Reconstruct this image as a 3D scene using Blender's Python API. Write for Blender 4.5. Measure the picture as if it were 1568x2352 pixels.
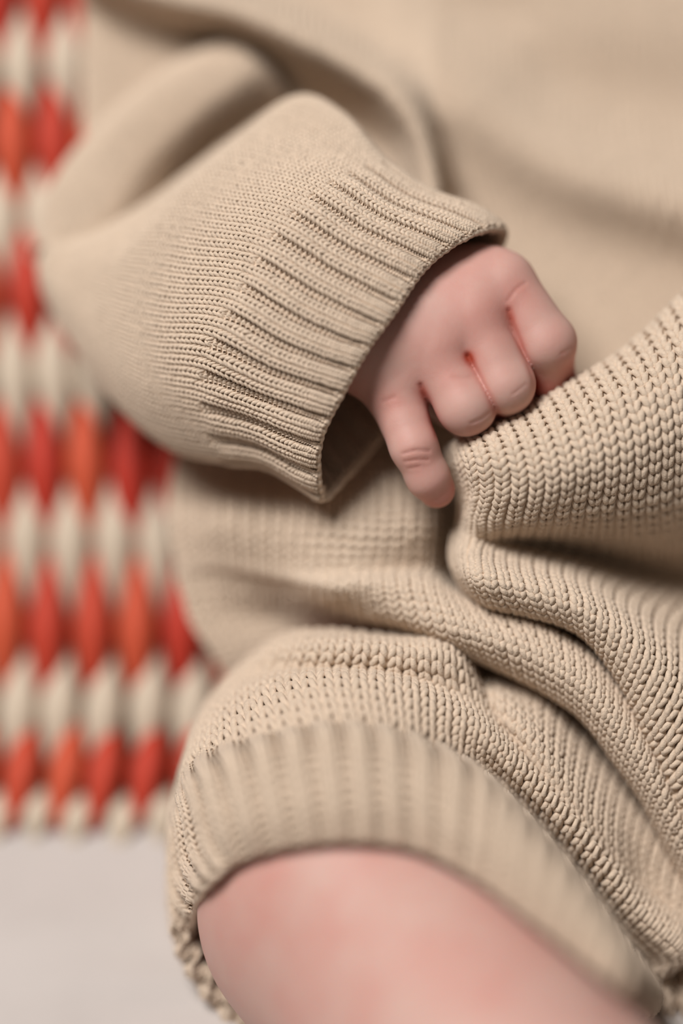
import bpy, math
import numpy as np
from mathutils import Matrix, Vector

for _o in list(bpy.data.objects):
    bpy.data.objects.remove(_o)
scene = bpy.context.scene
COL = scene.collection
rng = np.random.default_rng(7)

# ------------------------------------------------------------------ camera
PITCH = math.radians(40.0)
FPX = 85.0 / 36.0 * 2352.0            # focal length in pixels of the 1568x2352 frame
D0 = FPX * 1e-4                       # focus distance: 100 px = 1 cm
CAM_H = 0.4545                        # height above the seat
FWD = np.array([0.0, math.cos(PITCH), -math.sin(PITCH)])
UPV = np.array([0.0, math.sin(PITCH), math.cos(PITCH)])
RIGHT = np.array([1.0, 0.0, 0.0])
CAM = np.array([0.0, 0.0, CAM_H])

cam_d = bpy.data.cameras.new('camera')
cam = bpy.data.objects.new('camera', cam_d)
COL.objects.link(cam)
cam.location = CAM
cam.rotation_euler = (math.radians(90) - PITCH, 0, 0)
cam_d.sensor_fit = 'VERTICAL'
cam_d.sensor_height = 36.0
cam_d.sensor_width = 24.0
cam_d.lens = 85.0
cam_d.clip_start = 0.01
cam_d.dof.use_dof = True
cam_d.dof.focus_distance = D0 - 0.008
cam_d.dof.aperture_fstop = 1.5
scene.camera = cam

# ------------------------------------------------------------------ light
world = bpy.data.worlds.new('world')
scene.world = world
world.use_nodes = True
bg = world.node_tree.nodes['Background']
bg.inputs['Color'].default_value = (1.0, 0.88, 0.77, 1)
bg.inputs['Strength'].default_value = 0.11

def area_light(name, loc, target, size, energy, color):
    d = bpy.data.lights.new(name, 'AREA')
    d.shape = 'RECTANGLE'
    d.size, d.size_y = size
    d.energy = energy
    d.color = color
    o = bpy.data.objects.new(name, d)
    COL.objects.link(o)
    o.location = loc
    o.rotation_euler = (Vector(target) - Vector(loc)).to_track_quat('-Z', 'Y').to_euler()
    return o
area_light('window_light', (-0.60, 0.16, 1.62), (0.0, 0.43, 0.10), (0.70, 0.70), 37.0, (1.0, 0.97, 0.94))

scene.view_settings.view_transform = 'Standard'
scene.view_settings.look = 'None'
scene.view_settings.gamma = 1.0
scene.view_settings.use_curve_mapping = False
scene.view_settings.exposure = 0.0

# ------------------------------------------------------------------ helpers
def at(p):
    """(px, py, cm behind the focus plane) -> world metres"""
    p = np.asarray(p, float)
    d = D0 + p[..., 2] * 0.01
    xc = (p[..., 0] - 784.0) / FPX * d
    yc = -(p[..., 1] - 1176.0) / FPX * d
    return CAM + xc[..., None] * RIGHT + yc[..., None] * UPV + d[..., None] * FWD

def to_px(w):
    q = w - CAM
    d = q @ FWD
    return np.stack([784 + (q @ RIGHT) / d * FPX, 1176 - (q @ UPV) / d * FPX], -1)

def hermite(t, y, tq):
    """smooth interpolation through y (n, ...) at knots t"""
    n = len(t)
    h = np.diff(t)
    s = np.diff(y, axis=0) / h.reshape(-1, *([1] * (y.ndim - 1)))
    m = np.empty_like(y)
    m[0], m[-1] = s[0], s[-1]
    if n > 2:
        w = (h[1:] / (h[1:] + h[:-1])).reshape(-1, *([1] * (y.ndim - 1)))
        m[1:-1] = s[:-1] * w + s[1:] * (1 - w)
    i = np.clip(np.searchsorted(t, tq, side='right') - 1, 0, n - 2)
    x = (tq - t[i]) / h[i]
    e = (slice(None),) + (None,) * (y.ndim - 1)
    x = x[e]; hh = h[i][e]
    return ((1 + 2 * x) * (1 - x) ** 2 * y[i] + x * (1 - x) ** 2 * hh * m[i]
            + x * x * (3 - 2 * x) * y[i + 1] + x * x * (x - 1) * hh * m[i + 1])

def settle(z):
    """the far side of the body lies flatter than first measured"""
    g = z - 2.8
    return z - 0.4 * (g + np.sqrt(g * g + 1)) / 2

def extend(ctrl, k=2.0):
    """carry a patch on past its last column, out of the frame"""
    c = np.array(ctrl, float)
    return np.concatenate([c, c[:, -1:] + (c[:, -1:] - c[:, -2:-1]) * k], 1)

class Patch:
    """a smooth cloth surface through a grid of points; v = rows, u = along a row"""
    def __init__(self, ctrl, nv, nu, closed=False, world_pts=False, soft=True):
        c = np.array(ctrl, float)
        if soft:
            c[..., 2] = settle(c[..., 2])
        w = c if world_pts else at(c)
        self.closed = closed
        dv = np.linalg.norm(np.diff(w, axis=0), axis=-1).mean(1)
        tv = np.concatenate([[0], np.cumsum(dv)])
        self.lv = tv[-1]; self.tv = tv / tv[-1]
        if closed:
            k = w.shape[1]
            w = np.concatenate([w[:, -3:], w, w[:, :4]], 1)
        du = np.linalg.norm(np.diff(w, axis=1), axis=-1).mean(0)
        tu = np.concatenate([[0], np.cumsum(du)])
        if closed:
            a, b = tu[3], tu[3 + k]
            self.lu = b - a
            tu = (tu - a) / (b - a)
        else:
            self.lu = tu[-1]; tu = tu / tu[-1]
        self.tu = tu
        qv = np.linspace(0, 1, nv); qu = np.linspace(0, 1, nu)
        g = hermite(self.tv, w, qv)
        g = hermite(tu, np.swapaxes(g, 0, 1).copy(), qu)
        self.pos = np.swapaxes(g, 0, 1).copy()
        self.nv, self.nu = nv, nu
        self.flip = 1.0
        self.normals()
        if closed:
            cen = self.pos[:, :-1].mean(1, keepdims=True)
            s = ((self.pos - cen) * self.nrm).sum(-1).mean()
        else:
            s = -((self.pos - CAM) * self.nrm).sum(-1).mean()
        if s < 0:
            self.flip = -1.0; self.nrm *= -1
    def normals(self):
        p = self.pos
        if self.closed:
            e = np.concatenate([p[:, -2:-1], p, p[:, 1:2]], 1)
            pu = e[:, 2:] - e[:, :-2]
        else:
            pu = np.gradient(p, axis=1)
        pv = np.gradient(p, axis=0)
        n = np.cross(pu, pv)
        n /= np.linalg.norm(n, axis=-1, keepdims=True) + 1e-12
        self.nrm = n * self.flip
    def displace(self, f):
        """f(u, v) -> metres along the normal"""
        U, V = np.meshgrid(np.linspace(0, 1, self.nu), np.linspace(0, 1, self.nv))
        self.pos = self.pos + self.nrm * f(U, V)[..., None]
        self.normals()
    def sample(self, u, v):
        if self.closed:
            u = u % 1.0
        x = np.clip(u, 0, 1) * (self.nu - 1); y = np.clip(v, 0, 1) * (self.nv - 1)
        i = np.minimum(x.astype(int), self.nu - 2); j = np.minimum(y.astype(int), self.nv - 2)
        a = (x - i)[..., None]; b = (y - j)[..., None]
        def L(g):
            return (g[j, i] * (1 - a) + g[j, i + 1] * a) * (1 - b) + (g[j + 1, i] * (1 - a) + g[j + 1, i + 1] * a) * b
        n = L(self.nrm)
        return L(self.pos), n / (np.linalg.norm(n, axis=-1, keepdims=True) + 1e-12)

def raw_mesh(name, verts, faces, smooth=True):
    me = bpy.data.meshes.new(name)
    verts = np.asarray(verts, np.float32).reshape(-1, 3)
    faces = np.asarray(faces, np.int32)
    k = faces.shape[1]
    me.vertices.add(len(verts)); me.vertices.foreach_set('co', verts.ravel())
    me.loops.add(faces.size); me.loops.foreach_set('vertex_index', faces.ravel())
    me.polygons.add(len(faces))
    me.polygons.foreach_set('loop_start', np.arange(0, faces.size, k, dtype=np.int32))
    me.polygons.foreach_set('use_smooth', np.full(len(faces), smooth))
    me.update(calc_edges=True)
    return me

def link(name, mesh, mat=None, parent=None, label=None, cat=None, group=None, kind=None):
    o = bpy.data.objects.new(name, mesh)
    COL.objects.link(o)
    if mat is not None and mesh is not None and not mesh.materials:
        mesh.materials.append(mat)
    if parent is not None:
        o.parent = parent
        o.matrix_parent_inverse = parent.matrix_basis.inverted()
    for k, v in (('label', label), ('category', cat), ('group', group), ('kind', kind)):
        if v:
            o[k] = v
    return o

def cloth_mesh(name, P, v0=0.0, v1=1.0, th=0.0016, sink=0.0):
    """the knitted ground under the stitches, with thickness"""
    j0 = int(round(v0 * (P.nv - 1))); j1 = int(round(v1 * (P.nv - 1)))
    pos = P.pos[j0:j1 + 1]; n = P.nrm[j0:j1 + 1]
    if P.closed:
        pos = pos[:, :-1]; n = n[:, :-1]
    R, C = pos.shape[:2]
    A = pos - n * sink; B = pos - n * (sink + th)
    verts = np.concatenate([A.reshape(-1, 3), B.reshape(-1, 3)])
    N = R * C
    idx = np.arange(N).reshape(R, C)
    if P.closed:
        nx = np.roll(idx, -1, 1)
        q = np.stack([idx[:-1], nx[:-1], nx[1:], idx[1:]], -1).reshape(-1, 4)
    else:
        q = np.stack([idx[:-1, :-1], idx[:-1, 1:], idx[1:, 1:], idx[1:, :-1]], -1).reshape(-1, 4)
    if P.flip < 0:
        q = q[:, ::-1]
    f = [q, q[:, ::-1] + N]
    def strip(line, close):
        a = line; b = np.roll(line, -1)
        if not close:
            a = a[:-1]; b = b[:-1]
        f.append(np.stack([a, b, b + N, a + N], -1))
    strip(idx[0], P.closed); strip(idx[-1], P.closed)
    if not P.closed:
        strip(idx[:, 0], False); strip(idx[:, -1], False)
    return raw_mesh(name, verts, np.concatenate(f))

def tubes(path, nref, rad, ns):
    """path (S, n, 3), normals (S, n, 3), rad (S, n) -> verts, faces of S open tubes"""
    S, n = path.shape[:2]
    t = np.gradient(path, axis=1)
    t /= np.linalg.norm(t, axis=-1, keepdims=True) + 1e-12
    b = np.cross(t, nref); b /= np.linalg.norm(b, axis=-1, keepdims=True) + 1e-12
    nn = np.cross(b, t)
    th = np.arange(ns) / ns * 2 * math.pi
    v = path[:, :, None] + rad[:, :, None, None] * (np.cos(th)[:, None] * nn[:, :, None] + np.sin(th)[:, None] * b[:, :, None])
    idx = np.arange(S * n * ns).reshape(S, n, ns)
    nx = np.roll(idx, -1, 2)
    q = np.stack([idx[:, :-1], nx[:, :-1], nx[:, 1:], idx[:, 1:]], -1).reshape(-1, 4)
    return v.reshape(-1, 3), q

def knit_mesh(name, P, nw, nc, r, v0=0.0, v1=1.0, u0=0.0, u1=1.0, H=0.80, A=-0.012, D=1.15, Bx=0.045, npt=9, ns=6,
              purl=None, side=1.0, lift=0.35, back=0.35, margin=140, fuzz=0.05):
    """rows of interlocking yarn loops over the cloth"""
    W, C = np.meshgrid(np.arange(nw), np.arange(nc))
    W = W.ravel(); C = C.ravel()
    uc = u0 + (W + 0.5) / nw * (u1 - u0); vc = v0 + (C + 0.5) / nc * (v1 - v0)
    p, n = P.sample(uc, vc)
    n = n * side
    view = p - CAM; view /= np.linalg.norm(view, axis=-1, keepdims=True)
    px = to_px(p)
    keep = ((n * view).sum(-1) < back) & (px[:, 0] > -margin) & (px[:, 0] < 1568 + margin) & (px[:, 1] > -margin) & (px[:, 1] < 2352 + margin)
    W, C = W[keep], C[keep]
    S = len(W)
    ph = np.linspace(0, 2 * math.pi, npt + 1)[None]
    jit = rng.normal(0, fuzz, (S, 3))
    # the two ends of a stitch meet its neighbours, so jitter fades out there
    fade = np.sin(ph / 2) ** 1
    x = ph / (2 * math.pi) + A * np.sin(2 * ph) + Bx * np.sin(ph) + jit[:, :1] * fade * 0.6
    y = -H * np.cos(ph) + jit[:, 1:2] * fade
    z = -np.cos(2 * ph) * D * r
    sg = np.ones(S) if purl is None else purl(W)
    z = z * sg[:, None] + lift * r + jit[:, 2:3] * fade * r
    u = u0 + (W[:, None] + x) / nw * (u1 - u0)
    v = v0 + (C[:, None] + 0.5 + y) / nc * (v1 - v0)
    pos, nr = P.sample(u, np.clip(v, 0.0, 1.0))
    nr = nr * side
    path = pos + nr * z[..., None]
    rad = r * (1.0 + 0.10 * -np.cos(2 * ph) + rng.normal(0, 0.05, (S, 1)))
    V, F = tubes(path, nr, np.broadcast_to(rad, (S, npt + 1)), ns)
    return raw_mesh(name, V, F)

def cord_mesh(name, P, v, r, n, wob=0.0, per=1, off=0.0, ns=8):
    """a yarn edge running round the cloth at height v"""
    u = np.linspace(0, 1, n)
    pos, nr = P.sample(u, np.full(n, v))
    w = np.cos(u * per * 2 * math.pi) * wob
    path = (pos + nr * (off + w)[:, None])[None] if wob else (pos + nr * off)[None]
    rad = np.full((1, n), r) * (1 + 0.12 * np.cos(u * per * 2 * math.pi + 1.0)[None])
    V, F = tubes(path, nr[None], rad, ns)
    return raw_mesh(name, V, F)

# ------------------------------------------------------------------ materials
def new_mat(name):
    m = bpy.data.materials.new(name)
    m.use_nodes = True
    nt = m.node_tree
    return m, nt, nt.nodes['Principled BSDF']

def noise(nt, scale, detail=3.0, rough=0.55, coord=None):
    t = nt.nodes.new('ShaderNodeTexNoise')
    t.inputs['Scale'].default_value = scale
    t.inputs['Detail'].default_value = detail
    t.inputs['Roughness'].default_value = rough
    c = nt.nodes.new('ShaderNodeTexCoord')
    nt.links.new(c.outputs[coord or 'Object'], t.inputs['Vector'])
    return t

def ramp(nt, src, stops):
    r = nt.nodes.new('ShaderNodeValToRGB')
    e = r.color_ramp.elements
    e[0].position, e[0].color = stops[0][0], (*stops[0][1], 1)
    e[1].position, e[1].color = stops[-1][0], (*stops[-1][1], 1)
    for p, c in stops[1:-1]:
        k = e.new(p); k.color = (*c, 1)
    nt.links.new(src, r.inputs['Fac'])
    return r

def wool(name, col, bump=0.5, scale=2600):
    m, nt, b = new_mat(name)
    n = noise(nt, 900, 4)
    c = np.array(col)
    r = ramp(nt, n.outputs['Fac'], [(0.3, tuple(c * 0.86)), (0.7, tuple(np.minimum(c * 1.1, 1)))])
    nt.links.new(r.outputs['Color'], b.inputs['Base Color'])
    b.inputs['Roughness'].default_value = 0.95
    b.inputs['Specular IOR Level'].default_value = 0.12
    b.inputs['Sheen Weight'].default_value = 0.35
    b.inputs['Sheen Roughness'].default_value = 0.6
    b.inputs['Sheen Tint'].default_value = (1.0, 0.9, 0.78, 1)
    n2 = noise(nt, scale, 3)
    bp = nt.nodes.new('ShaderNodeBump')
    bp.inputs['Strength'].default_value = bump
    bp.inputs['Distance'].default_value = 0.0004
    nt.links.new(n2.outputs['Fac'], bp.inputs['Height'])
    nt.links.new(bp.outputs['Normal'], b.inputs['Normal'])
    return m

M_fine = wool('beige_fine_wool', (0.63, 0.50, 0.385))
M_chunky = wool('beige_chunky_wool', (0.63, 0.50, 0.385))

def skin_mat():
    m, nt, b = new_mat('skin')
    a = nt.nodes.new('ShaderNodeAttribute'); a.attribute_name = 'flush'
    n = noise(nt, 55, 4, 0.6)
    mp = nt.nodes.new('ShaderNodeMapRange')
    mp.inputs['From Min'].default_value = 0.35; mp.inputs['From Max'].default_value = 0.75
    mp.inputs['To Min'].default_value = 0.0; mp.inputs['To Max'].default_value = 0.35
    nt.links.new(n.outputs['Fac'], mp.inputs['Value'])
    ad = nt.nodes.new('ShaderNodeMath'); ad.operation = 'ADD'; ad.use_clamp = True
    nt.links.new(a.outputs['Fac'], ad.inputs[0]); nt.links.new(mp.outputs['Result'], ad.inputs[1])
    r = ramp(nt, ad.outputs['Value'], [(0.0, (0.56, 0.36, 0.31)), (0.45, (0.54, 0.255, 0.215)), (1.0, (0.42, 0.07, 0.04))])
    nt.links.new(r.outputs['Color'], b.inputs['Base Color'])
    b.inputs['Roughness'].default_value = 0.55
    b.inputs['Specular IOR Level'].default_value = 0.3
    b.inputs['Subsurface Weight'].default_value = 0.4
    b.inputs['Subsurface Radius'].default_value = (1.0, 0.32, 0.18)
    b.inputs['Subsurface Scale'].default_value = 0.0035
    n2 = noise(nt, 1500, 3)
    bp = nt.nodes.new('ShaderNodeBump')
    bp.inputs['Strength'].default_value = 0.12; bp.inputs['Distance'].default_value = 0.0003
    nt.links.new(n2.outputs['Fac'], bp.inputs['Height'])
    nt.links.new(bp.outputs['Normal'], b.inputs['Normal'])
    return m
M_skin = skin_mat()

def plain(name, col, rough=0.8, var=0.12, scale=200, rand=None):
    m, nt, b = new_mat(name)
    n = noise(nt, scale, 3)
    c = np.array(col)
    r = ramp(nt, n.outputs['Fac'], [(0.3, tuple(c * (1 - var))), (0.7, tuple(np.minimum(c * (1 + var), 1)))])
    out = r.outputs['Color']
    if rand is not None:
        oi = nt.nodes.new('ShaderNodeObjectInfo')
        mx = nt.nodes.new('ShaderNodeMix'); mx.data_type = 'RGBA'
        nt.links.new(oi.outputs['Random'], mx.inputs['Factor'])
        nt.links.new(out, mx.inputs[6])
        mx.inputs[7].default_value = (*rand, 1)
        out = mx.outputs[2]
    nt.links.new(out, b.inputs['Base Color'])
    b.inputs['Roughness'].default_value = rough
    return m
M_red = plain('red_cane', (0.56, 0.085, 0.03), 0.7, rand=(0.42, 0.012, 0.005))
M_cream = plain('cream_cane', (0.58, 0.48, 0.37), 0.7)
M_core = plain('brown_core', (0.17, 0.095, 0.055), 0.8)
M_sheet = plain('white_cotton', (0.50, 0.455, 0.43), 0.85, 0.04, 30)

# ------------------------------------------------------------------ seat cushion
def make_cushion():
    # top at z = 0 (front edge outside the frame below)
    xs = np.linspace(-0.30, 0.30, 120); ys = np.linspace(0.04, 0.44, 110)
    X, Y = np.meshgrid(xs, ys)
    ex = np.clip((0.30 - np.abs(X)) / 0.03, 0, 1); ey = np.clip((0.20 - np.abs(Y - 0.24)) / 0.02, 0, 1)
    edge = lambda e: 1 - np.sqrt(np.maximum(0, 1 - (1 - e) ** 2))
    Z = -0.03 * np.maximum(edge(ex), edge(ey))
    # small creases in the sheet by the leg
    for (cx, cy, ang, ln, w, h) in [(-0.034, 0.361, -0.15, 0.022, 0.0022, -0.0014), (-0.045, 0.368, -0.1, 0.03, 0.004, 0.0010),
                                     (-0.06, 0.385, 0.15, 0.05, 0.010, 0.0015), (-0.055, 0.35, 0.5, 0.04, 0.010, -0.0018)]:
        a = (X - cx) * math.cos(ang) + (Y - cy) * math.sin(ang); b = -(X - cx) * math.sin(ang) + (Y - cy) * math.cos(ang)
        Z += h * np.exp(-(a / ln) ** 2 - (b / w) ** 2)
    top = np.stack([X, Y, Z], -1); bot = top.copy(); bot[..., 2] = -0.11 - Z
    R, C = X.shape; N = R * C
    idx = np.arange(N).reshape(R, C)
    q = np.stack([idx[:-1, :-1], idx[:-1, 1:], idx[1:, 1:], idx[1:, :-1]], -1).reshape(-1, 4)
    per = np.concatenate([idx[0], idx[1:, -1], idx[-1, -2::-1], idx[-2:0:-1, 0]])
    s = np.stack([per, per + N, np.roll(per, -1) + N, np.roll(per, -1)], -1)
    return raw_mesh('seat_cushion', np.concatenate([top.reshape(-1, 3), bot.reshape(-1, 3)]), np.concatenate([q, q[:, ::-1] + N, s]))
link('seat_cushion', make_cushion(), M_sheet, None, 'white cotton seat cushion under the bare leg, in front of the red woven backrest', 'cushion')

# ------------------------------------------------------------------ woven backrest
def wall_dz(y):
    return 6.3 + (1920 - y) * 0.0006 - 1.15 * np.clip((y - 1700) / 250.0, 0, 1) ** 2
back_root = link('woven_backrest', None, None, None, 'red and cream woven cane chair back behind the baby', 'chair back')
back_root.location = (-0.08, 0.42, 0.0)
def backing():
    ys = np.linspace(-300, 1990, 40); xs = np.linspace(-1100, 1500, 36)
    X, Y = np.meshgrid(xs, ys)
    g = np.stack([X, Y, wall_dz(Y) + 0.55], -1)
    P = Patch(g, 60, 40, soft=False)
    return cloth_mesh('weave_core', P, th=0.012)
link('weave_core', backing(), M_core, back_root)
def strand_mesh(name, mat):
    # a cane strand that bulges forward between two crossings, pointed at both ends
    n, m = 15, 8
    t = np.linspace(-1, 1, n); verts = []
    for s in t:
        w = 0.03 + 0.97 * (1 - abs(s) ** 1.45)
        zc = 0.55 * np.cos(s * math.pi / 2) - 0.25
        for k in range(m):
            a = k / m * 2 * math.pi
            verts.append((w * math.cos(a), s, zc + 0.45 * w * math.sin(a)))
    idx = np.arange(n * m).reshape(n, m); nx = np.roll(idx, -1, 1)
    q = np.stack([idx[:-1], nx[:-1], nx[1:], idx[1:]], -1).reshape(-1, 4)
    me = raw_mesh(name, verts, q)
    me.materials.append(mat)
    return me
ME_red = strand_mesh('red_strand', M_red); ME_cream = strand_mesh('cream_strand', M_cream)
rows = [  # (colour, y, first x, x pitch, half length, half width, lean)
    ('r', -20, 0, 96, 185, 46, 6), ('c', 150, 52, 97, 180, 46, 6), ('r', 335, 30, 94, 185, 46, 10), ('c', 505, 2, 98, 180, 46, 10),
    ('r', 680, 66, 99, 185, 46, 8), ('c', 858, 34, 92, 195, 46, 14), ('r', 1070, 9, 97, 195, 46, 8), ('c', 1245, 61, 101, 185, 47, 4),
    ('r', 1440, 11, 101, 195, 47, -4), ('c', 1635, 44, 99, 175, 47, -16), ('r', 1778, 52, 98, 140, 42, -28), ('c', 1872, 88, 95, 80, 38, -14)]
for colr, y, x0, px, hl, hw, lean in rows:
    xs = [x0 + px * k for k in range(-7, 7)]
    lim = 330 if y < 560 else (420 if y < 900 else 620)
    for x in xs:
        if x < -640 or x > lim:
            continue
        yy = y + rng.normal(0, 7); xx = x + rng.normal(0, 3)
        z = wall_dz(np.array(yy))
        a = at([xx + lean, yy + hl, wall_dz(np.array(yy + hl))]); b = at([xx - lean, yy - hl, wall_dz(np.array(yy - hl))])
        ax = (b - a) / 2; ly = np.linalg.norm(ax); ax /= ly
        xa = RIGHT - ax * (RIGHT @ ax); xa /= np.linalg.norm(xa)
        za = np.cross(xa, ax)
        lx = hw / FPX * (D0 + float(z) * 0.01)
        o = link('red_strand' if colr == 'r' else 'cream_strand', ME_red if colr == 'r' else ME_cream, None, back_root)
        M = np.eye(4)
        M[:3, 0] = xa * lx; M[:3, 1] = ax * ly; M[:3, 2] = za * lx * 1.3; M[:3, 3] = (a + b) / 2 + za * (0.0016 if colr == 'r' else 0.0)
        o.matrix_basis = Matrix(M.tolist())

# ------------------------------------------------------------------ the baby
person = link('person', None, None, None, 'baby in beige knitwear, one hand gripping the knit, one leg bare', 'person')
person.location = (0.0, 0.36, 0.0)

# ---- body: one continuous skin surface grown from a field of tapered limbs (px space, z = px behind focus)
def cone(p, a, b, ra, rb):
    a = np.array(a, np.float32); b = np.array(b, np.float32)
    ab = b - a
    t = np.clip(((p - a) @ ab) / (ab @ ab), 0, 1)
    return np.linalg.norm(p - a - t[..., None] * ab, axis=-1) - (ra + (rb - ra) * t)
def smin(a, b, k):
    h = np.maximum(k - np.abs(a - b), 0) / k
    return np.minimum(a, b) - h * h * k * 0.25
def chain(p, pts, k=14):
    d = None
    for (a, b) in zip(pts[:-1], pts[1:]):
        c = cone(p, a[:3], b[:3], a[3], b[3])
        d = c if d is None else smin(d, c, k)
    return d
WR = (800, 740, 40, 108)
PALM = [(WR, (1150, 655, 22, 76)), (WR, (1085, 728, -12, 80)), (WR, (1000, 808, -20, 79)), (WR, (908, 890, -2, 73)),
        ((880, 665, 80, 92), (1085, 655, 72, 90))]
FING = [
    [(1158, 655, 15, 72), (1256, 786, -8, 66), (1264, 866, 66, 55), (1190, 868, 130, 46)],
    [(1090, 735, -20, 68), (1162, 882, -44, 65), (1168, 922, 45, 54), (1095, 890, 120, 44)],
    [(1005, 818, -26, 68), (1070, 932, -50, 67), (1086, 960, 40, 55), (1015, 925, 115, 44)],
    [(905, 900, -6, 66), (950, 1026, -46, 54), (982, 1095, -30, 49), (1002, 1124, -8, 43)],
    [(1120, 700, 130, 60), (1235, 862, 100, 40), (1306, 884, 48, 27)],
]
LEG = [(1000, 1250, 640, 150), (860, 1700, 430, 220), (814, 2085, -60, 332), (1255, 2660, -600, 385)]
ARM = [WR, (480, 650, 240, 110), (265, 600, 600, 70), (600, 260, 1050, 50), (1000, 500, 720, 120), (1000, 1250, 640, 150)]
def body_field(p, near_hand):
    d = chain(p, ARM, 60)
    d = smin(d, chain(p, LEG, 120), 60)
    if near_hand:
        pm = None
        for a, b in PALM:
            c = cone(p, a[:3], b[:3], a[3], b[3])
            pm = c if pm is None else smin(pm, c, 70)
        pm = smin(pm, d, 50)
        out = None
        for i, f in enumerate(FING):
            c = smin(pm, chain(p, f, 16), 22 if i < 4 else 10)
            out = c if out is None else smin(out, c, 3)
        d = out
    return d
def hand_box(c, m):
    return (c[..., 0] > 640 - m) & (c[..., 0] < 1420 + m) & (c[..., 1] > 450 - m) & (c[..., 1] < 1260 + m) & (c[..., 2] > -250 - m) & (c[..., 2] < 320 + m)
def grow_body(h=4.5, B=8):
    lo = np.array([60, -60, -1260]); hi = np.array([1720, 3120, 1320])
    s = h * B
    nb = np.ceil((hi - lo) / s).astype(int)
    g = np.stack(np.meshgrid(*[np.arange(k) for k in nb], indexing='ij'), -1).reshape(-1, 3)
    cen = (lo + (g + 0.5) * s).astype(np.float32)
    dist = np.empty(len(g), np.float32)
    hm = hand_box(cen, 0)
    dist[hm] = body_field(cen[hm], True); dist[~hm] = body_field(cen[~hm], False)
    dist[:] = np.where(hm, dist, dist)
    act = np.abs(dist) < s * 0.95 + 12
    g = g[act]; hm = hm[act]
    o = np.stack(np.meshgrid(*[np.arange(B + 1)] * 3, indexing='ij'), -1)
    val = np.empty((len(g), B + 1, B + 1, B + 1), np.float32)
    for flag in (True, False):
        ids = np.nonzero(hm == flag)[0]
        for c0 in range(0, len(ids), 1500):
            ii = ids[c0:c0 + 1500]
            p = (lo + (g[ii][:, None, None, None] * B + o) * h).astype(np.float32)
            val[ii] = body_field(p, flag)
    # naive surface nets over the sparse blocks
    sgn = val < 0
    cs = [(i, j, k) for i in (0, 1) for j in (0, 1) for k in (0, 1)]
    corner = lambda a, c: a[:, c[0]:B + c[0], c[1]:B + c[1], c[2]:B + c[2]]
    cnt = sum(corner(sgn, c).astype(np.int8) for c in cs)
    cell = np.argwhere((cnt > 0) & (cnt < 8))
    bi = cell[:, 0]; ci = cell[:, 1:]
    cv = np.stack([val[bi, ci[:, 0] + c[0], ci[:, 1] + c[1], ci[:, 2] + c[2]] for c in cs], 1)
    acc = np.zeros((len(cell), 3)); num = np.zeros(len(cell))
    for a in range(8):
        for b in range(a + 1, 8):
            ca, cb = np.array(cs[a]), np.array(cs[b])
            if np.abs(ca - cb).sum() != 1:
                continue
            cr = (cv[:, a] < 0) != (cv[:, b] < 0)
            t = cv[:, a] / np.where(cr, cv[:, a] - cv[:, b], 1)
            acc += np.where(cr[:, None], ca + t[:, None] * (cb - ca), 0); num += cr
    gc = g[bi] * B + ci
    pos = lo + (gc + acc / num[:, None]) * h
    dims = nb * B + 2
    key = (gc[:, 0] * dims[1] + gc[:, 1]) * dims[2] + gc[:, 2]
    order = np.argsort(key); key = key[order]; pos = pos[order]; gc = gc[order]; cv = cv[order]
    def find(c):
        k = (c[:, 0] * dims[1] + c[:, 1]) * dims[2] + c[:, 2]
        i = np.minimum(np.searchsorted(key, k), len(key) - 1)
        return i, key[i] == k
    faces = []
    for ax in range(3):
        e = np.zeros(3, int); e[ax] = 1
        d1 = np.zeros(3, int); d1[(ax + 1) % 3] = 1
        d2 = np.zeros(3, int); d2[(ax + 2) % 3] = 1
        a = cv[:, 0] < 0; b = cv[:, cs.index(tuple(e))] < 0
        w = np.nonzero(a != b)[0]
        i1, o1 = find(gc[w] - d1); i2, o2 = find(gc[w] - d1 - d2); i3, o3 = find(gc[w] - d2)
        ok = o1 & o2 & o3
        q = np.stack([w, i1, i2, i3], -1)
        fl = ~a[w]
        q[fl] = q[fl][:, ::-1]
        faces.append(q[ok])
    return pos, np.concatenate(faces)
bpos, bfaces = grow_body()
# relax a little (keeps the surface, evens the net)
def relax(pos, faces, n=2, f=0.5):
    for _ in range(n):
        acc = np.zeros_like(pos); num = np.zeros(len(pos))
        for k in range(4):
            a, b = faces[:, k], faces[:, (k + 1) % 4]
            for d in range(3):
                acc[:, d] += np.bincount(a, pos[b, d], len(pos)) + np.bincount(b, pos[a, d], len(pos))
            num += np.bincount(a, minlength=len(pos)) + np.bincount(b, minlength=len(pos))
        pos = pos + f * (acc / np.maximum(num, 1)[:, None] - pos)
    return pos
bpos = relax(bpos, bfaces)
def polyline_dist(xy, pts):
    d = np.full(len(xy), 1e9)
    pts = np.array(pts, float)
    for a, b in zip(pts[:-1], pts[1:]):
        ab = b - a
        t = np.clip(((xy - a) @ ab) / (ab @ ab), 0, 1)
        d = np.minimum(d, np.linalg.norm(xy - a - t[:, None] * ab, axis=-1))
    return d
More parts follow.
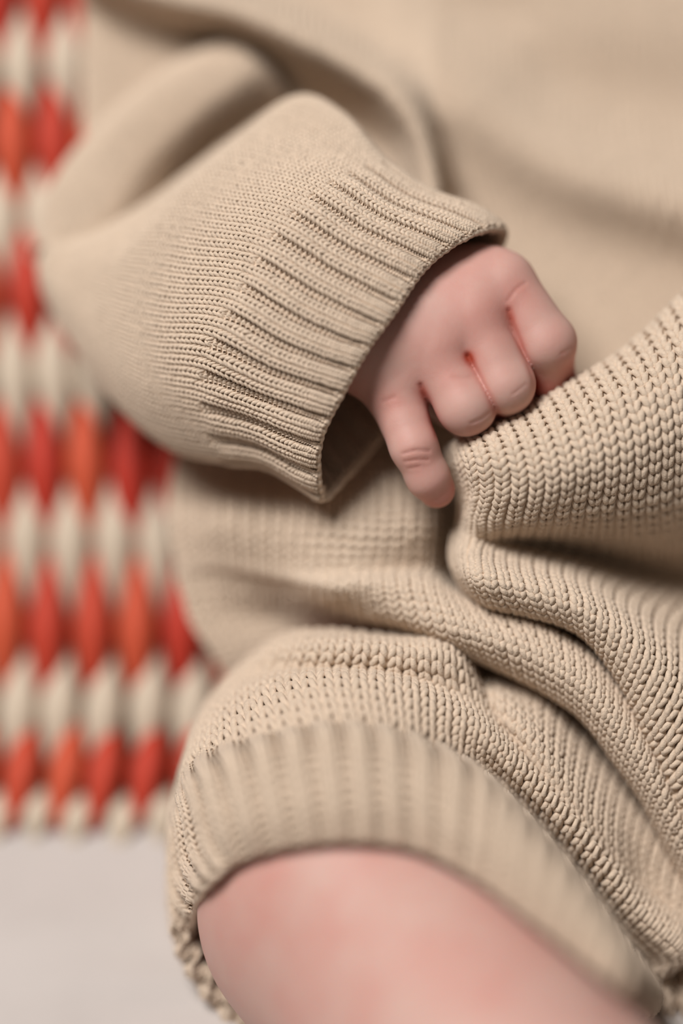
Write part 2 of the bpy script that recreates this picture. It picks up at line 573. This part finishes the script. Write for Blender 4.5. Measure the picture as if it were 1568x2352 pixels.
# skin creases pressed into the finger joints and knuckles (front of the hand only)
CREASE = [([(925, 1042), (955, 1034), (985, 1036)], 3.0, 4), ([(930, 1060), (958, 1056), (982, 1056)], 2.4, 4), ([(938, 1076), (962, 1072)], 1.6, 4),
          ([(1083, 972), (1106, 962), (1124, 948)], 2.6, 4), ([(1078, 985), (1100, 980)], 1.4, 4), ([(1178, 905), (1206, 884)], 1.6, 4),
          ([(1166, 690), (1185, 664), (1206, 650)], 2.0, 5), ([(1290, 812), (1312, 800)], 1.8, 5), ([(880, 922), (905, 912)], 1.8, 5), ([(1040, 868), (1080, 868)], 1.0, 6)]
CREASE += [([(1168, 712), (1178, 745), (1196, 790), (1224, 870), (1228, 930)], 5, 5), ([(1074, 816), (1096, 856), (1118, 900), (1152, 972)], 5, 5),
           ([(966, 884), (984, 930), (1004, 1000)], 5, 5)]
front = hand_box(bpos, 0) & (bpos[:, 2] < 40)
for pts, dep, sg in CREASE:
    dd = polyline_dist(bpos[:, :2], pts)
    bpos[:, 2] += np.where(front, dep * np.exp(-(dd / sg) ** 2), 0)
fl = np.zeros(len(bpos))
for pts, dep, sg in CREASE:
    dd = polyline_dist(bpos[:, :2], pts)
    fl += np.where(front, (0.38 if dep > 4 else 0.06) * np.exp(-(dd / (11 if dep > 4 else 8)) ** 2), 0)
for (x, y, z, s, w) in [(1172, 725, -20, 34, .55), (1200, 800, -20, 30, .4), (1225, 880, 10, 34, .6), (1076, 822, -80, 20, .5), (1120, 900, -40, 26, .35),
                         (1150, 965, 0, 32, .45), (970, 895, -50, 26, .5), (1005, 965, -30, 32, .5), (1005, 1140, -20, 40, .55), (1035, 1110, -10, 30, .5),
                         (1312, 890, 40, 36, .95), (1310, 830, -10, 45, .35), (1270, 900, 40, 50, .5), (955, 1050, -80, 45, .25), (900, 930, -60, 50, .25),
                         (1120, 750, -80, 60, .18), (1010, 850, -90, 60, .2), (1190, 660, -50, 40, .2), (1100, 970, -60, 40, .2), (840, 860, 0, 60, .3),
                         (600, 2010, -250, 110, .22), (690, 2130, -300, 110, .16), (780, 2190, -330, 90, .16), (520, 2200, -50, 90, .15), (1250, 2280, -250, 160, .12)]:
    fl += w * np.exp(-((bpos - (x, y, z)) ** 2).sum(-1) / (s * s))
bp3 = bpos.copy(); bp3[:, 2] = settle(bp3[:, 2] * 0.01)
body_me = raw_mesh('body', at(bp3), bfaces)
body_me.attributes.new('flush', 'FLOAT', 'POINT').data.foreach_set('value', np.clip(fl, 0, 1).astype(np.float32))
link('body', body_me, M_skin, person, 'pale pink baby skin of the curled hand and the bare leg')

def skin_front(x, y, off):
    """depth (cm) of a surface lying off px in front of the skin at a pixel, None beside the body"""
    z = np.linspace(-700, 500, 900)
    p = np.stack([np.full_like(z, x), np.full_like(z, y), z], -1).astype(np.float32)
    d = body_field(p, False)
    k = np.nonzero(d < off)[0]
    return None if len(k) == 0 else z[k[0]] * 0.01

# ------------------------------------------------------------------ sweater
# gauge of the fine knit: 2.0 mm per stitch, 1.25 mm per row
FW, FC, FR = 0.0020, 0.00125, 0.00042
def counts(P, w, c, v0=0.0, v1=1.0, mult=1):
    nw = max(mult, int(round(P.lu / w / mult)) * mult)
    return nw, max(2, int(round(P.lv * (v1 - v0) / c)))

# front of the sweater: broad leaning surface with soft folds
def torso_grid():
    xs = np.linspace(190, 2100, 130); ys = np.linspace(-160, 1150, 100)
    X, Y = np.meshgrid(xs, ys)
    xl = np.interp(Y, [-160, 300, 520, 800, 1150], [190, 190, 330, 620, 760])
    X = xl + (X - 190) / 1910.0 * (2100 - xl)
    Z = 7.6 - 0.0042 * Y - 0.0006 * (X - 900)
    Z += 0.4 * np.clip((520 - X) / 330.0, 0, 1) ** 1.5
    XY = np.stack([X.ravel(), Y.ravel()], -1)
    def ridge(pts, s, h, ends=(1, 1)):
        pts = np.array(pts, float)
        q = hermite(np.arange(len(pts)).astype(float), pts, np.linspace(0, len(pts) - 1, 60))
        t = np.linspace(0, 1, 60)
        wt = (1 if not ends[0] else np.clip(t / 0.35, 0, 1)) * (1 if not ends[1] else np.clip((1 - t) / 0.35, 0, 1))
        wt = wt * np.ones(60)
        best = np.zeros(len(XY))
        for a, w_ in zip(q, wt):
            best = np.maximum(best, w_ * np.exp(-((XY - a) ** 2).sum(-1) / (s * s)))
        return 1.5 * h * best.reshape(X.shape)
    Z -= ridge([(230, -60), (400, -5), (560, 35), (723, 105), (830, 165), (898, 218), (960, 305), (990, 400), (1002, 500)], 54, 2.3, (0, 0))
    Z += ridge([(330, 75), (470, 75), (565, 120), (654, 205), (758, 262), (842, 320), (890, 390)], 42, 1.15)
    Z += ridge([(960, 220), (1010, 310), (1036, 400), (1052, 520)], 26, 0.9, (1, 0))
    Z -= ridge([(820, 20), (980, 140), (1130, 270), (1290, 370), (1480, 440), (2100, 620)], 105, 1.4, (1, 0))
    Z -= ridge([(1060, 110), (1200, 95), (1360, 80), (1700, 70)], 110, 0.12, (1, 0))
    Z += ridge([(960, 30), (1100, 35), (1300, 10)], 70, 0.25)
    Z += ridge([(1120, 190), (1350, 230), (1700, 260)], 140, 0.5, (1, 0))
    left = np.clip((xl + 55 - X) / 55.0, 0, 1)
    Z += 0.3 * left ** 2
    return np.stack([X, Y, Z], -1)
P_torso = Patch(torso_grid(), 330, 480)
sweater = link('sweater_front', cloth_mesh('sweater_front', P_torso), M_fine, person, 'smooth fine-knit beige front of the sweater, softly folded')
nw, nc = counts(P_torso, FW, FC)
link('front_stitches', knit_mesh('front_stitches', P_torso, nw, nc, FR * 1.15, npt=6, ns=4), M_fine, sweater, kind='stuff')

# upper sleeve
up = [
    [(75, 600, 7.2), (150, 460, 7.4), (215, 345, 7.8), (325, 240, 8.0), (450, 150, 8.2), (540, 115, 8.4), (600, 140, 9.0)],
    [(92, 565, 6.0), (116, 440, 6.0), (198, 322, 6.2), (308, 216, 6.4), (436, 130, 6.6), (535, 96, 7.0), (605, 120, 8.0)],
    [(116, 570, 4.9), (165, 450, 4.7), (238, 335, 5.0), (340, 238, 5.2), (460, 155, 5.5), (553, 122, 6.1), (620, 150, 7.4)],
    [(160, 605, 4.0), (230, 490, 3.9), (312, 380, 4.5), (402, 292, 4.8), (505, 207, 5.0), (585, 162, 5.6), (640, 190, 7.2)],
    [(210, 650, 4.0), (290, 540, 4.5), (382, 440, 5.8), (462, 352, 6.2), (556, 268, 6.2), (620, 220, 6.4), (665, 240, 7.6)],
    [(250, 700, 5.4), (340, 600, 6.2), (440, 500, 7.6), (520, 410, 8.2), (600, 330, 8.2), (655, 280, 8.0), (690, 290, 8.6)],
]
P_up = Patch(up, 120, 150)
us = link('upper_sleeve', cloth_mesh('upper_sleeve', P_up), M_fine, person, 'blurred upper sleeve bent up behind the forearm')
nw, nc = counts(P_up, FC, FW)
def swap(P):
    Q = Patch.__new__(Patch)
    Q.pos = np.swapaxes(P.pos, 0, 1).copy(); Q.nrm = np.swapaxes(P.nrm, 0, 1).copy()
    Q.nv, Q.nu = P.nu, P.nv; Q.lu, Q.lv = P.lv, P.lu; Q.closed = False; Q.flip = -P.flip
    Q.tv, Q.tu = P.tu, P.tv
    return Q
Q_up = swap(P_up)
nw, nc = counts(Q_up, FW, FC)
link('sleeve_stitches', knit_mesh('upper_sleeve_stitches', Q_up, nw, nc, FR * 1.15, npt=6, ns=4), M_fine, us, kind='stuff')

# forearm sleeve: rings from the cuff edge to the elbow, front points from the top contour to the bottom one
SL = [
    [(1158, 525, .7), (1085, 535, -.5), (975, 615, -1.1), (905, 715, -1.5), (840, 805, -1.6), (790, 895, -1.5), (735, 1010, -1.0), (738, 1143, .1)],
    [(1080, 478, .7), (1010, 505, -.5), (905, 580, -1.15), (835, 680, -1.5), (765, 780, -1.6), (715, 870, -1.45), (662, 985, -.9), (690, 1112, .3)],
    [(1000, 450, .8), (930, 475, -.4), (830, 545, -1.1), (760, 642, -1.4), (690, 748, -1.5), (640, 845, -1.3), (590, 955, -.6), (628, 1074, .6)],
    [(885, 372, 1.1), (800, 390, -.1), (690, 458, -.8), (605, 552, -1.0), (540, 665, -1.0), (482, 770, -.8), (452, 915, -.1), (500, 1056, 1.2)],
    [(790, 268, 1.7), (690, 330, .6), (570, 430, -.1), (480, 530, -.2), (410, 650, -.1), (360, 760, .2), (340, 890, .8), (400, 1030, 2.0)],
    [(682, 226, 2.5), (580, 310, 1.6), (450, 420, 1.1), (370, 520, 1.0), (300, 630, 1.1), (260, 730, 1.4), (250, 830, 2.0), (290, 945, 3.0)],
    [(555, 308, 3.4), (470, 385, 2.6), (360, 480, 2.2), (290, 550, 2.1), (230, 620, 2.2), (190, 690, 2.6), (182, 765, 3.2), (208, 840, 4.0)],
    [(430, 402, 4.5), (350, 465, 3.6), (270, 520, 3.3), (210, 560, 3.2), (160, 600, 3.4), (128, 642, 3.7), (126, 692, 4.2), (150, 748, 4.9)],
    [(305, 505, 6.4), (238, 525, 5.4), (185, 545, 4.7), (148, 560, 4.4), (112, 575, 4.5), (97, 600, 4.8), (97, 634, 5.2), (108, 670, 5.8)],
    [(225, 540, 7.4), (190, 545, 6.8), (160, 552, 6.2), (140, 560, 5.9), (124, 570, 5.8), (112, 585, 6.0), (108, 604, 6.3), (110, 625, 6.8)],
]
BACK0 = [(800, 1098, .9), (872, 1016, 1.7), (945, 915, 2.3), (1015, 800, 2.5), (1085, 690, 2.3), (1142, 590, 1.6)]
rings = []
for i, f in enumerate(SL):
    f = np.array(f, float)
    if i == 0:
        bk = np.array(BACK0)
    else:
        bk = f[6:0:-1].copy()
        t = np.linspace(0, 1, 8)[6:0:-1]
        mid = f[0, 2] * (1 - t) + f[7, 2] * t
        bk[:, 2] = 2 * mid - bk[:, 2] + 0.5
        c = f.mean(0); bk[:, :2] = c[:2] + (bk[:, :2] - c[:2]) * 0.97 + np.array([12, 6])
    rings.append(np.concatenate([f, bk]))
P_sl = Patch(rings, 300, 520, closed=True)
CUFF_V = P_sl.tv[3] * 0.98
SL_NW = int(round(P_sl.lu * 1.14 / FW / 3)) * 3
def sleeve_rib(U, V):
    fade = np.clip((CUFF_V - V) / (CUFF_V * 0.14), 0, 1); fade = fade * fade * (3 - 2 * fade)
    ph = (U * SL_NW / 3) % 1.0
    prof = np.cos((ph - 0.333) * 2 * math.pi)          # two knit wales up, one purl wale down
    edge = np.clip(V / 0.03, 0.25, 1)
    return 0.00062 * fade * edge * (np.clip(prof * 1.5 + 0.35, -1, 0.8))
P_sl.displace(sleeve_rib)
sl = link('forearm_sleeve', cloth_mesh('forearm_sleeve', P_sl, CUFF_V, 1.0, 0.0012), M_fine, person, 'puffed fine-knit forearm sleeve')
nc = int(round(P_sl.lv * (1 - CUFF_V) / FC))
link('sleeve_stitches', knit_mesh('sleeve_stitches', P_sl, SL_NW, nc, FR, v0=CUFF_V, v1=1.0, npt=8, ns=5), M_fine, sl, kind='stuff')
cf = link('sleeve_cuff', cloth_mesh('sleeve_cuff', P_sl, 0.0, CUFF_V, 0.0012), M_fine, person, 'ribbed sleeve cuff open around the hand')
nc = int(round(P_sl.lv * CUFF_V / FC))
pr = lambda W: np.where(W % 3 == 2, -1.0, 1.0)
link('cuff_stitches', knit_mesh('cuff_stitches', P_sl, SL_NW, nc, FR, v0=0.004, v1=CUFF_V, npt=9, ns=6, purl=pr), M_fine, cf, kind='stuff')
def inner(P, th):
    Q = Patch.__new__(Patch)
    Q.__dict__.update(P.__dict__)
    Q.pos = P.pos - P.nrm * th
    return Q
P_in = inner(P_sl, 0.0012)
link('lining_stitches', knit_mesh('lining_stitches', P_in, SL_NW, nc, FR, v0=0.004, v1=CUFF_V, npt=7, ns=5, side=-1.0, back=0.2), M_fine, cf, kind='stuff')
link('cuff_edge', cord_mesh('cuff_edge', P_sl, 0.002, 0.00085, 700, 0.0001, SL_NW, -0.0006), M_fine, cf)

# ------------------------------------------------------------------ trousers (chunkier gauge)
CW, CC, CR = 0.0036, 0.0025, 0.00076

def trouser(name, P, label, npt=10, ns=7, back=0.35, gauge=1.0):
    o = link(name, cloth_mesh(name, P, th=0.002), M_chunky, person, label)
    nw, nc = counts(P, CW, CC * gauge)
    link('knit_stitches', knit_mesh('knit_stitches', P, nw, nc, CR, npt=npt, ns=ns, back=back), M_chunky, o, kind='stuff')
    return o

# the fold in the fist
L1 = [
    [(1050, 1075, 2.4), (1100, 1060, 2.0), (1205, 1020, 1.9), (1325, 950, 2.0), (1450, 870, 2.2), (1590, 745, 2.4), (1730, 600, 2.6)],
    [(1030, 1040, .9), (1078, 1008, .1), (1190, 965, -.1), (1310, 893, -.1), (1440, 815, .1), (1580, 685, .3), (1720, 540, .6)],
    [(1034, 1066, .7), (1100, 1045, -.8), (1212, 1010, -1.0), (1340, 950, -.95), (1475, 875, -.8), (1610, 765, -.5), (1740, 640, 0)],
    [(1056, 1125, .8), (1115, 1118, -.7), (1235, 1095, -1.25), (1365, 1052, -1.25), (1500, 995, -1.1), (1625, 915, -.8), (1750, 820, -.3)],
    [(1058, 1185, .9), (1100, 1186, -.2), (1220, 1178, -.6), (1355, 1162, -.55), (1495, 1140, -.35), (1630, 1090, -.1), (1760, 1020, .3)],
    [(1042, 1240, .9), (1086, 1246, .1), (1195, 1244, 1.5), (1335, 1276, 2.7), (1490, 1322, 3.3), (1640, 1350, 3.4), (1790, 1370, 2.4)],
    [(1040, 1278, .9), (1084, 1290, -.3), (1175, 1296, .2), (1300, 1322, .5), (1420, 1380, .7), (1560, 1450, .9), (1720, 1530, 1.2)],
    [(1050, 1312, .9), (1100, 1338, -.6), (1195, 1356, -.8), (1320, 1392, -.85), (1435, 1475, -.85), (1545, 1590, -.75), (1680, 1740, -.5)],
    [(1066, 1342, 1.0), (1120, 1378, -.1), (1225, 1400, -.4), (1335, 1440, -.5), (1425, 1540, -.5), (1500, 1680, -.5), (1590, 1850, -.4)],
    [(1075, 1335, 2.2), (1125, 1368, 1.7), (1228, 1392, 1.7), (1340, 1440, 1.7), (1435, 1535, 1.7), (1515, 1670, 1.7), (1610, 1840, 1.7)],
]
P_l1 = Patch(extend(L1), 300, 260, soft=False)
trouser('gathered_fold', P_l1, 'chunky knit fold bunched in the fist')

# the lap and the rolled fold under it
LAP = [
    [(410, 1040, 7.2), (500, 1030, 6.6), (640, 1025, 6.2), (780, 1020, 5.4), (895, 1000, 4.2), (1020, 1000, 3.3), (1150, 1080, 3.6), (1290, 1180, 3.6), (1430, 1300, 3.6), (1560, 1450, 3.4), (1680, 1620, 3.4), (1760, 1760, 3.4)],
    [(392, 1120, 6.0), (500, 1112, 5.0), (640, 1112, 4.2), (785, 1112, 2.6), (908, 1105, 1.6), (1030, 1105, 1.9), (1150, 1180, 3.0), (1282, 1260, 3.0), (1415, 1360, 3.0), (1540, 1500, 3.0), (1650, 1660, 3.0), (1730, 1800, 3.0)],
    [(392, 1200, 5.2), (500, 1195, 3.0), (640, 1200, 2.0), (782, 1205, 1.2), (905, 1210, 1.3), (1030, 1215, 1.9), (1150, 1265, 3.0), (1280, 1335, 2.9), (1402, 1430, 2.7), (1512, 1560, 2.6), (1605, 1700, 2.5), (1680, 1850, 2.5)],
    [(408, 1285, 5.1), (510, 1275, 3.4), (640, 1290, 2.2), (772, 1300, 1.2), (890, 1295, 1.4), (1015, 1305, 2.2), (1140, 1345, 2.3), (1275, 1400, 2.1), (1398, 1480, 1.9), (1492, 1590, 1.8), (1565, 1735, 1.8), (1630, 1890, 1.8)],
    [(415, 1350, 5.2), (520, 1335, 4.1), (640, 1345, 3.0), (768, 1362, 1.2), (885, 1360, .8), (1000, 1372, .8), (1128, 1410, .8), (1262, 1450, .6), (1368, 1528, .5), (1455, 1635, .5), (1528, 1762, .5), (1595, 1910, .6)],
    [(440, 1425, 5.2), (530, 1405, 4.6), (640, 1400, 4.2), (770, 1398, 2.2), (888, 1402, 1.0), (998, 1425, .5), (1120, 1462, .3), (1242, 1508, .2), (1338, 1572, .1), (1424, 1672, .1), (1498, 1784, .2), (1566, 1925, .5)],
    [(490, 1500, 5.3), (570, 1480, 4.6), (650, 1465, 4.5), (775, 1445, 3.6), (893, 1425, 1.7), (998, 1460, 1.0), (1108, 1502, .8), (1226, 1560, .7), (1312, 1610, .6), (1396, 1706, .6), (1470, 1806, .8), (1540, 1940, 1.2)],
    [(540, 1580, 5.8), (600, 1570, 5.0), (670, 1550, 5.0), (790, 1520, 4.6), (898, 1440, 3.2), (1000, 1470, 2.6), (1108, 1512, 2.4), (1232, 1560, 2.3), (1318, 1612, 2.3), (1402, 1704, 2.3), (1478, 1804, 2.4), (1550, 1940, 2.6)],
]
LAP = np.array(LAP, float)
LAP[2:, 3:, 2] -= np.array([.2, .4, .6, .6, .6, .6, .6, .6, .6])
LAP[2:4, 6:, 2] += 2.2
LAP[3:5, 6:, 1] += 12
LAP[3:5, 6:, 0] -= 12
# the wales run slantwise over the rolled fold
_t = np.gradient(LAP[..., :2], axis=1); _t /= np.linalg.norm(_t, axis=-1, keepdims=True)
_w = np.array([0, 0, 0, 0, .3, .7, 1, 1, 1, 1, 1, 1])[None, :, None]
LAP[..., :2] += _t * _w * np.array([-70, -70, -70, -60, -35, 0, 38, 50])[:, None, None]
P_lap = Patch(extend(LAP), 220, 420)
trouser('trouser_front', P_lap, 'chunky knit lap with a rolled fold running down to the right', gauge=0.82)

# the side of the trouser leg below the rolled fold
L4 = [
    [(1040, 1440, 7.0), (1060, 1465, 6.4), (1150, 1490, 5.0), (1240, 1560, 3.2), (1330, 1660, 3.2), (1420, 1760, 3.2), (1500, 1860, 3.2), (1600, 1960, 3.2), (1720, 2080, 3.2)],
    [(1040, 1520, 5.4), (1075, 1530, 4.0), (1150, 1565, 2.6), (1230, 1640, 1.3), (1315, 1735, 1.3), (1400, 1830, 1.5), (1478, 1925, 1.7), (1575, 2030, 2.0), (1700, 2140, 2.0)],
    [(1060, 1610, 3.2), (1100, 1612, 1.8), (1165, 1640, .8), (1236, 1720, .5), (1308, 1820, .6), (1390, 1910, 1.0), (1474, 1998, 1.7), (1575, 2092, 1.7), (1700, 2190, 1.7)],
    [(1110, 1700, 3.2), (1148, 1702, 1.9), (1200, 1732, 1.0), (1262, 1810, .7), (1328, 1902, .8), (1404, 1990, 1.2), (1486, 2070, 1.8), (1585, 2160, 1.8), (1710, 2250, 1.8)],
    [(1160, 1770, 3.8), (1200, 1770, 3.0), (1252, 1820, 2.6), (1312, 1900, 2.4), (1376, 1984, 2.4), (1444, 2070, 2.4), (1524, 2150, 2.4), (1615, 2232, 2.4), (1740, 2310, 2.4)],
]
L4 = np.array(L4, float); L4[..., 2] -= 0.9
P_l4 = Patch(extend(L4), 140, 240)
trouser('trouser_side', P_l4, 'shaded chunky knit side of the trouser leg')

# the trouser leg and its ribbed cuff: rings from the cuff edge back over the knee
UND = [[(1390, 2385, .3), (1050, 2400, .1), (740, 2385, .4)], [(1380, 2370, .7), (1050, 2385, .5), (710, 2365, .8)], [(1380, 2340, 1.4), (1050, 2350, 1.2), (690, 2335, 1.6)], [(1370, 2310, 2.0), (1050, 2315, 1.9), (670, 2300, 2.3)],
       [(1360, 2270, 2.8), (1050, 2270, 2.7), (660, 2260, 3.0)], [(1350, 2240, 3.4), (1050, 2240, 3.4), (660, 2230, 3.6)],
       [(1350, 2210, 4.2), (1050, 2205, 4.2), (660, 2200, 4.3)], [(1350, 2180, 5.0), (1050, 2170, 5.0), (660, 2170, 5.0)]]
LEGR = [
    [(572, 2345, 1.5), (470, 2238, 1.7), (436, 2140, 1.1), (462, 2040, 0), (550, 1975, 0), (680, 1940, 0), (820, 1930, 0), (960, 1950, 0), (1080, 2010, 0), (1200, 2098, 0), (1320, 2190, 0), (1420, 2270, 0), (1472, 2345, .6)],
    [(560, 2340, 1.2), (452, 2222, 1.1), (408, 2105, .8), (430, 1990, -.3), (522, 1910, -2.4), (660, 1868, -3.5), (810, 1852, -3.9), (955, 1872, -3.75), (1085, 1930, -3.4), (1208, 2022, -3.0), (1328, 2130, -2.3), (1430, 2236, -.6), (1476, 2330, .7)],
    [(540, 2325, 1.6), (436, 2200, 1.5), (400, 2050, 1.0), (416, 1915, -.1), (494, 1815, -1.9), (634, 1755, -3.0), (795, 1732, -3.4), (948, 1755, -3.3), (1090, 1820, -3.0), (1214, 1930, -2.7), (1338, 2065, -2.1), (1436, 2195, -.6), (1480, 2310, .9)],
    [(522, 2308, 2.2), (420, 2175, 2.1), (398, 1995, 1.5), (412, 1850, .5), (470, 1725, -.6), (612, 1682, -1.9), (770, 1655, -2.3), (925, 1676, -2.1), (1050, 1728, -1.2), (1178, 1835, .1), (1292, 1965, .7), (1396, 2105, 1.0), (1470, 2255, 1.6)],
    [(512, 2290, 3.0), (415, 2150, 2.9), (400, 1955, 2.3), (424, 1785, 1.5), (486, 1640, .7), (595, 1578, .1), (750, 1560, -.4), (920, 1578, -.55), (1062, 1650, -.5), (1190, 1760, -.25), (1312, 1890, .0), (1432, 2050, .4), (1535, 2222, 1.3)],
    [(510, 2270, 3.6), (420, 2120, 3.5), (412, 1915, 3.1), (444, 1735, 2.4), (508, 1596, 1.6), (605, 1550, .9), (750, 1542, .5), (920, 1556, .25), (1050, 1602, .3), (1182, 1712, .6), (1312, 1850, .9), (1442, 2008, 1.2), (1552, 2178, 2.0)],
    [(510, 2240, 4.4), (430, 2090, 4.2), (425, 1880, 3.9), (456, 1695, 3.2), (530, 1565, 2.1), (632, 1500, 1.0), (762, 1490, .45), (925, 1498, .2), (1034, 1512, .3), (1150, 1660, 2.2), (1290, 1810, 2.4), (1430, 1980, 2.4), (1560, 2150, 3.2)],
    [(515, 2200, 5.2), (450, 2050, 5.2), (450, 1840, 4.9), (480, 1690, 4.4), (556, 1545, 3.4), (650, 1466, 2.2), (765, 1455, 1.7), (915, 1468, 1.5), (1030, 1462, 1.5), (1130, 1640, 3.4), (1280, 1800, 3.6), (1420, 1975, 3.6), (1555, 2145, 4.2)],
]
legrings = []
for i, (f, b) in enumerate(zip(LEGR, UND)):
    f = [list(q) for q in f]
    if i == 0:
        for q in f[3:12]:
            z = skin_front(q[0], q[1], 30)
            q[2] = z if z is not None else 0.2
        rim_z = [q[2] for q in f]
    if i in (1, 2):
        for j in range(4, 12):
            f[j][2] = min(f[j][2] - (0.5 if j < 11 else 0), rim_z[j] + (-0.12, 0.25)[i - 1])
    if i in (4, 5, 6):
        for q in f[6:]:
            q[2] -= 0.5
    legrings.append(f + [list(q) for q in b])
P_leg = Patch(legrings, 260, 560, closed=True)
LEG_CUFF = P_leg.tv[3]
LEG_NW = int(round(P_leg.lu * 1.02 / CW / 2)) * 2
CUFF_NW = LEG_NW * 2
def leg_rib(U, V):
    fade = np.clip((LEG_CUFF * 1.02 - V) / (LEG_CUFF * 0.2), 0, 1); fade = fade * fade * (3 - 2 * fade)
    return 0.0010 * fade * np.clip(V / 0.06, 0.3, 1) * 0.7 * np.cos((U * LEG_NW / 2 - 0.25) * 2 * math.pi)
P_leg.displace(leg_rib)
lg = link('trouser_leg', cloth_mesh('trouser_leg', P_leg, LEG_CUFF, 1.0, 0.002), M_chunky, person, 'chunky knit trouser leg puffed over the knee')
nc = int(round(P_leg.lv * (1 - LEG_CUFF) / CC))
link('knit_stitches', knit_mesh('leg_stitches', P_leg, LEG_NW, nc, CR, v0=LEG_CUFF, npt=10, ns=7), M_chunky, lg, kind='stuff')
lc = link('leg_cuff', cloth_mesh('leg_cuff', P_leg, 0.0, LEG_CUFF, 0.002), M_chunky, person, 'ribbed trouser cuff around the bare leg')
nc = int(round(P_leg.lv * LEG_CUFF / 0.0016))
pr2 = lambda W: np.where(W % 2 == 1, -1.0, 1.0)
link('cuff_stitches', knit_mesh('leg_cuff_stitches', P_leg, CUFF_NW, nc, CR * 0.66, v0=0.006, v1=LEG_CUFF, npt=7, ns=5, purl=lambda W: np.where(W % 4 >= 2, -1.0, 1.0)), M_chunky, lc, kind='stuff')
P_lin = inner(P_leg, 0.002)
link('lining_stitches', knit_mesh('leg_lining_stitches', P_lin, CUFF_NW, nc, CR * 0.66, v0=0.006, v1=LEG_CUFF, npt=7, ns=5, side=-1.0, back=0.2), M_chunky, lc, kind='stuff')
link('cuff_edge', cord_mesh('leg_cuff_edge', P_leg, 0.002, 0.0011, 600, 0.0, CUFF_NW, -0.0008), M_chunky, lc)

# ribbed hem of the far side at the lower right
FAR = [
    [(1400, 2190, 3.4), (1450, 2195, 2.8), (1520, 2200, 2.5), (1600, 2205, 2.5), (1700, 2215, 2.8), (1800, 2220, 3.4)],
    [(1400, 2240, 3.0), (1455, 2242, 2.2), (1520, 2244, 1.9), (1600, 2246, 1.9), (1700, 2250, 2.2), (1800, 2255, 3.0)],
    [(1410, 2290, 2.8), (1465, 2292, 2.0), (1525, 2290, 1.7), (1600, 2288, 1.7), (1700, 2285, 2.0), (1800, 2280, 2.8)],
    [(1420, 2325, 2.8), (1475, 2326, 2.0), (1530, 2320, 1.7), (1600, 2314, 1.7), (1700, 2306, 2.0), (1800, 2300, 2.8)],
    [(1425, 2320, 3.4), (1480, 2320, 2.8), (1535, 2314, 2.6), (1600, 2308, 2.6), (1700, 2300, 2.8), (1800, 2296, 3.4)],
]
FAR = np.array(FAR, float); FAR[..., 2] -= 0.5
P_far = Patch(FAR, 60, 240)
FNW = int(round(P_far.lu / 0.0024 / 2)) * 2
P_far.displace(lambda U, V: 0.0007 * np.cos((U * FNW / 2 - 0.25) * 2 * math.pi) * np.clip(V / 0.2, 0, 1))
fc = link('far_cuff', cloth_mesh('far_cuff', P_far, th=0.002), M_chunky, person, 'shaded ribbed hem at the lower right corner')
link('cuff_stitches', knit_mesh('far_cuff_stitches', P_far, FNW, int(P_far.lv / CC), CR * 0.8, npt=8, ns=5, purl=pr2), M_chunky, fc, kind='stuff')

# ------------------------------------------------------------------ fine fuzz of the wool
def fuzz_mesh(name, P, n, v0=0.0, v1=1.0, base=0.0008, length=0.0018, r=0.000022, back=0.45):
    u = rng.random(n); v = v0 + rng.random(n) * (v1 - v0)
    p, nr = P.sample(u, v)
    view = p - CAM; view /= np.linalg.norm(view, axis=-1, keepdims=True)
    px = to_px(p); f = (nr * view).sum(-1)
    k = (f < back) & (px[:, 0] > -30) & (px[:, 0] < 1600) & (px[:, 1] > -30) & (px[:, 1] < 2380)
    p, nr = p[k], nr[k]; m = len(p)
    side = rng.normal(0, 1, (m, 3)); side -= nr * (side * nr).sum(-1, keepdims=True)
    bend = rng.normal(0, 0.6, (m, 3)); L = length * rng.uniform(0.4, 1.3, (m, 1))
    pts = [p + nr * base + (nr * 0.55 * t + side * 0.5 * t + bend * 0.45 * t * t) * L for t in np.linspace(0, 1, 5)]
    path = np.stack(pts, 1)
    ref = np.broadcast_to(rng.normal(0, 1, (m, 1, 3)), path.shape)
    V, F = tubes(path, ref, np.broadcast_to(np.linspace(1, 0.4, 5)[None] * r, (m, 5)), 3)
    return raw_mesh(name, V, F)
by = {o.name: o for o in person.children}
for nm, P, n, v0, v1, ln, mt in (('gathered_fold', P_l1, 5000, 0, 1, .002, M_chunky), ('trouser_front', P_lap, 4000, 0, 1, .002, M_chunky),
                                 ('trouser_side', P_l4, 1500, 0, 1, .002, M_chunky), ('trouser_leg', P_leg, 3500, LEG_CUFF, 1, .002, M_chunky),
                                 ('leg_cuff', P_leg, 3000, 0, LEG_CUFF, .002, M_chunky), ('sleeve_cuff', P_sl, 3500, 0, CUFF_V, .0012, M_fine),
                                 ('forearm_sleeve', P_sl, 3500, CUFF_V, 1, .0012, M_fine)):
    link('wool_fuzz', fuzz_mesh('wool_fuzz', P, n, v0, v1, length=ln), mt, by[nm], kind='stuff')
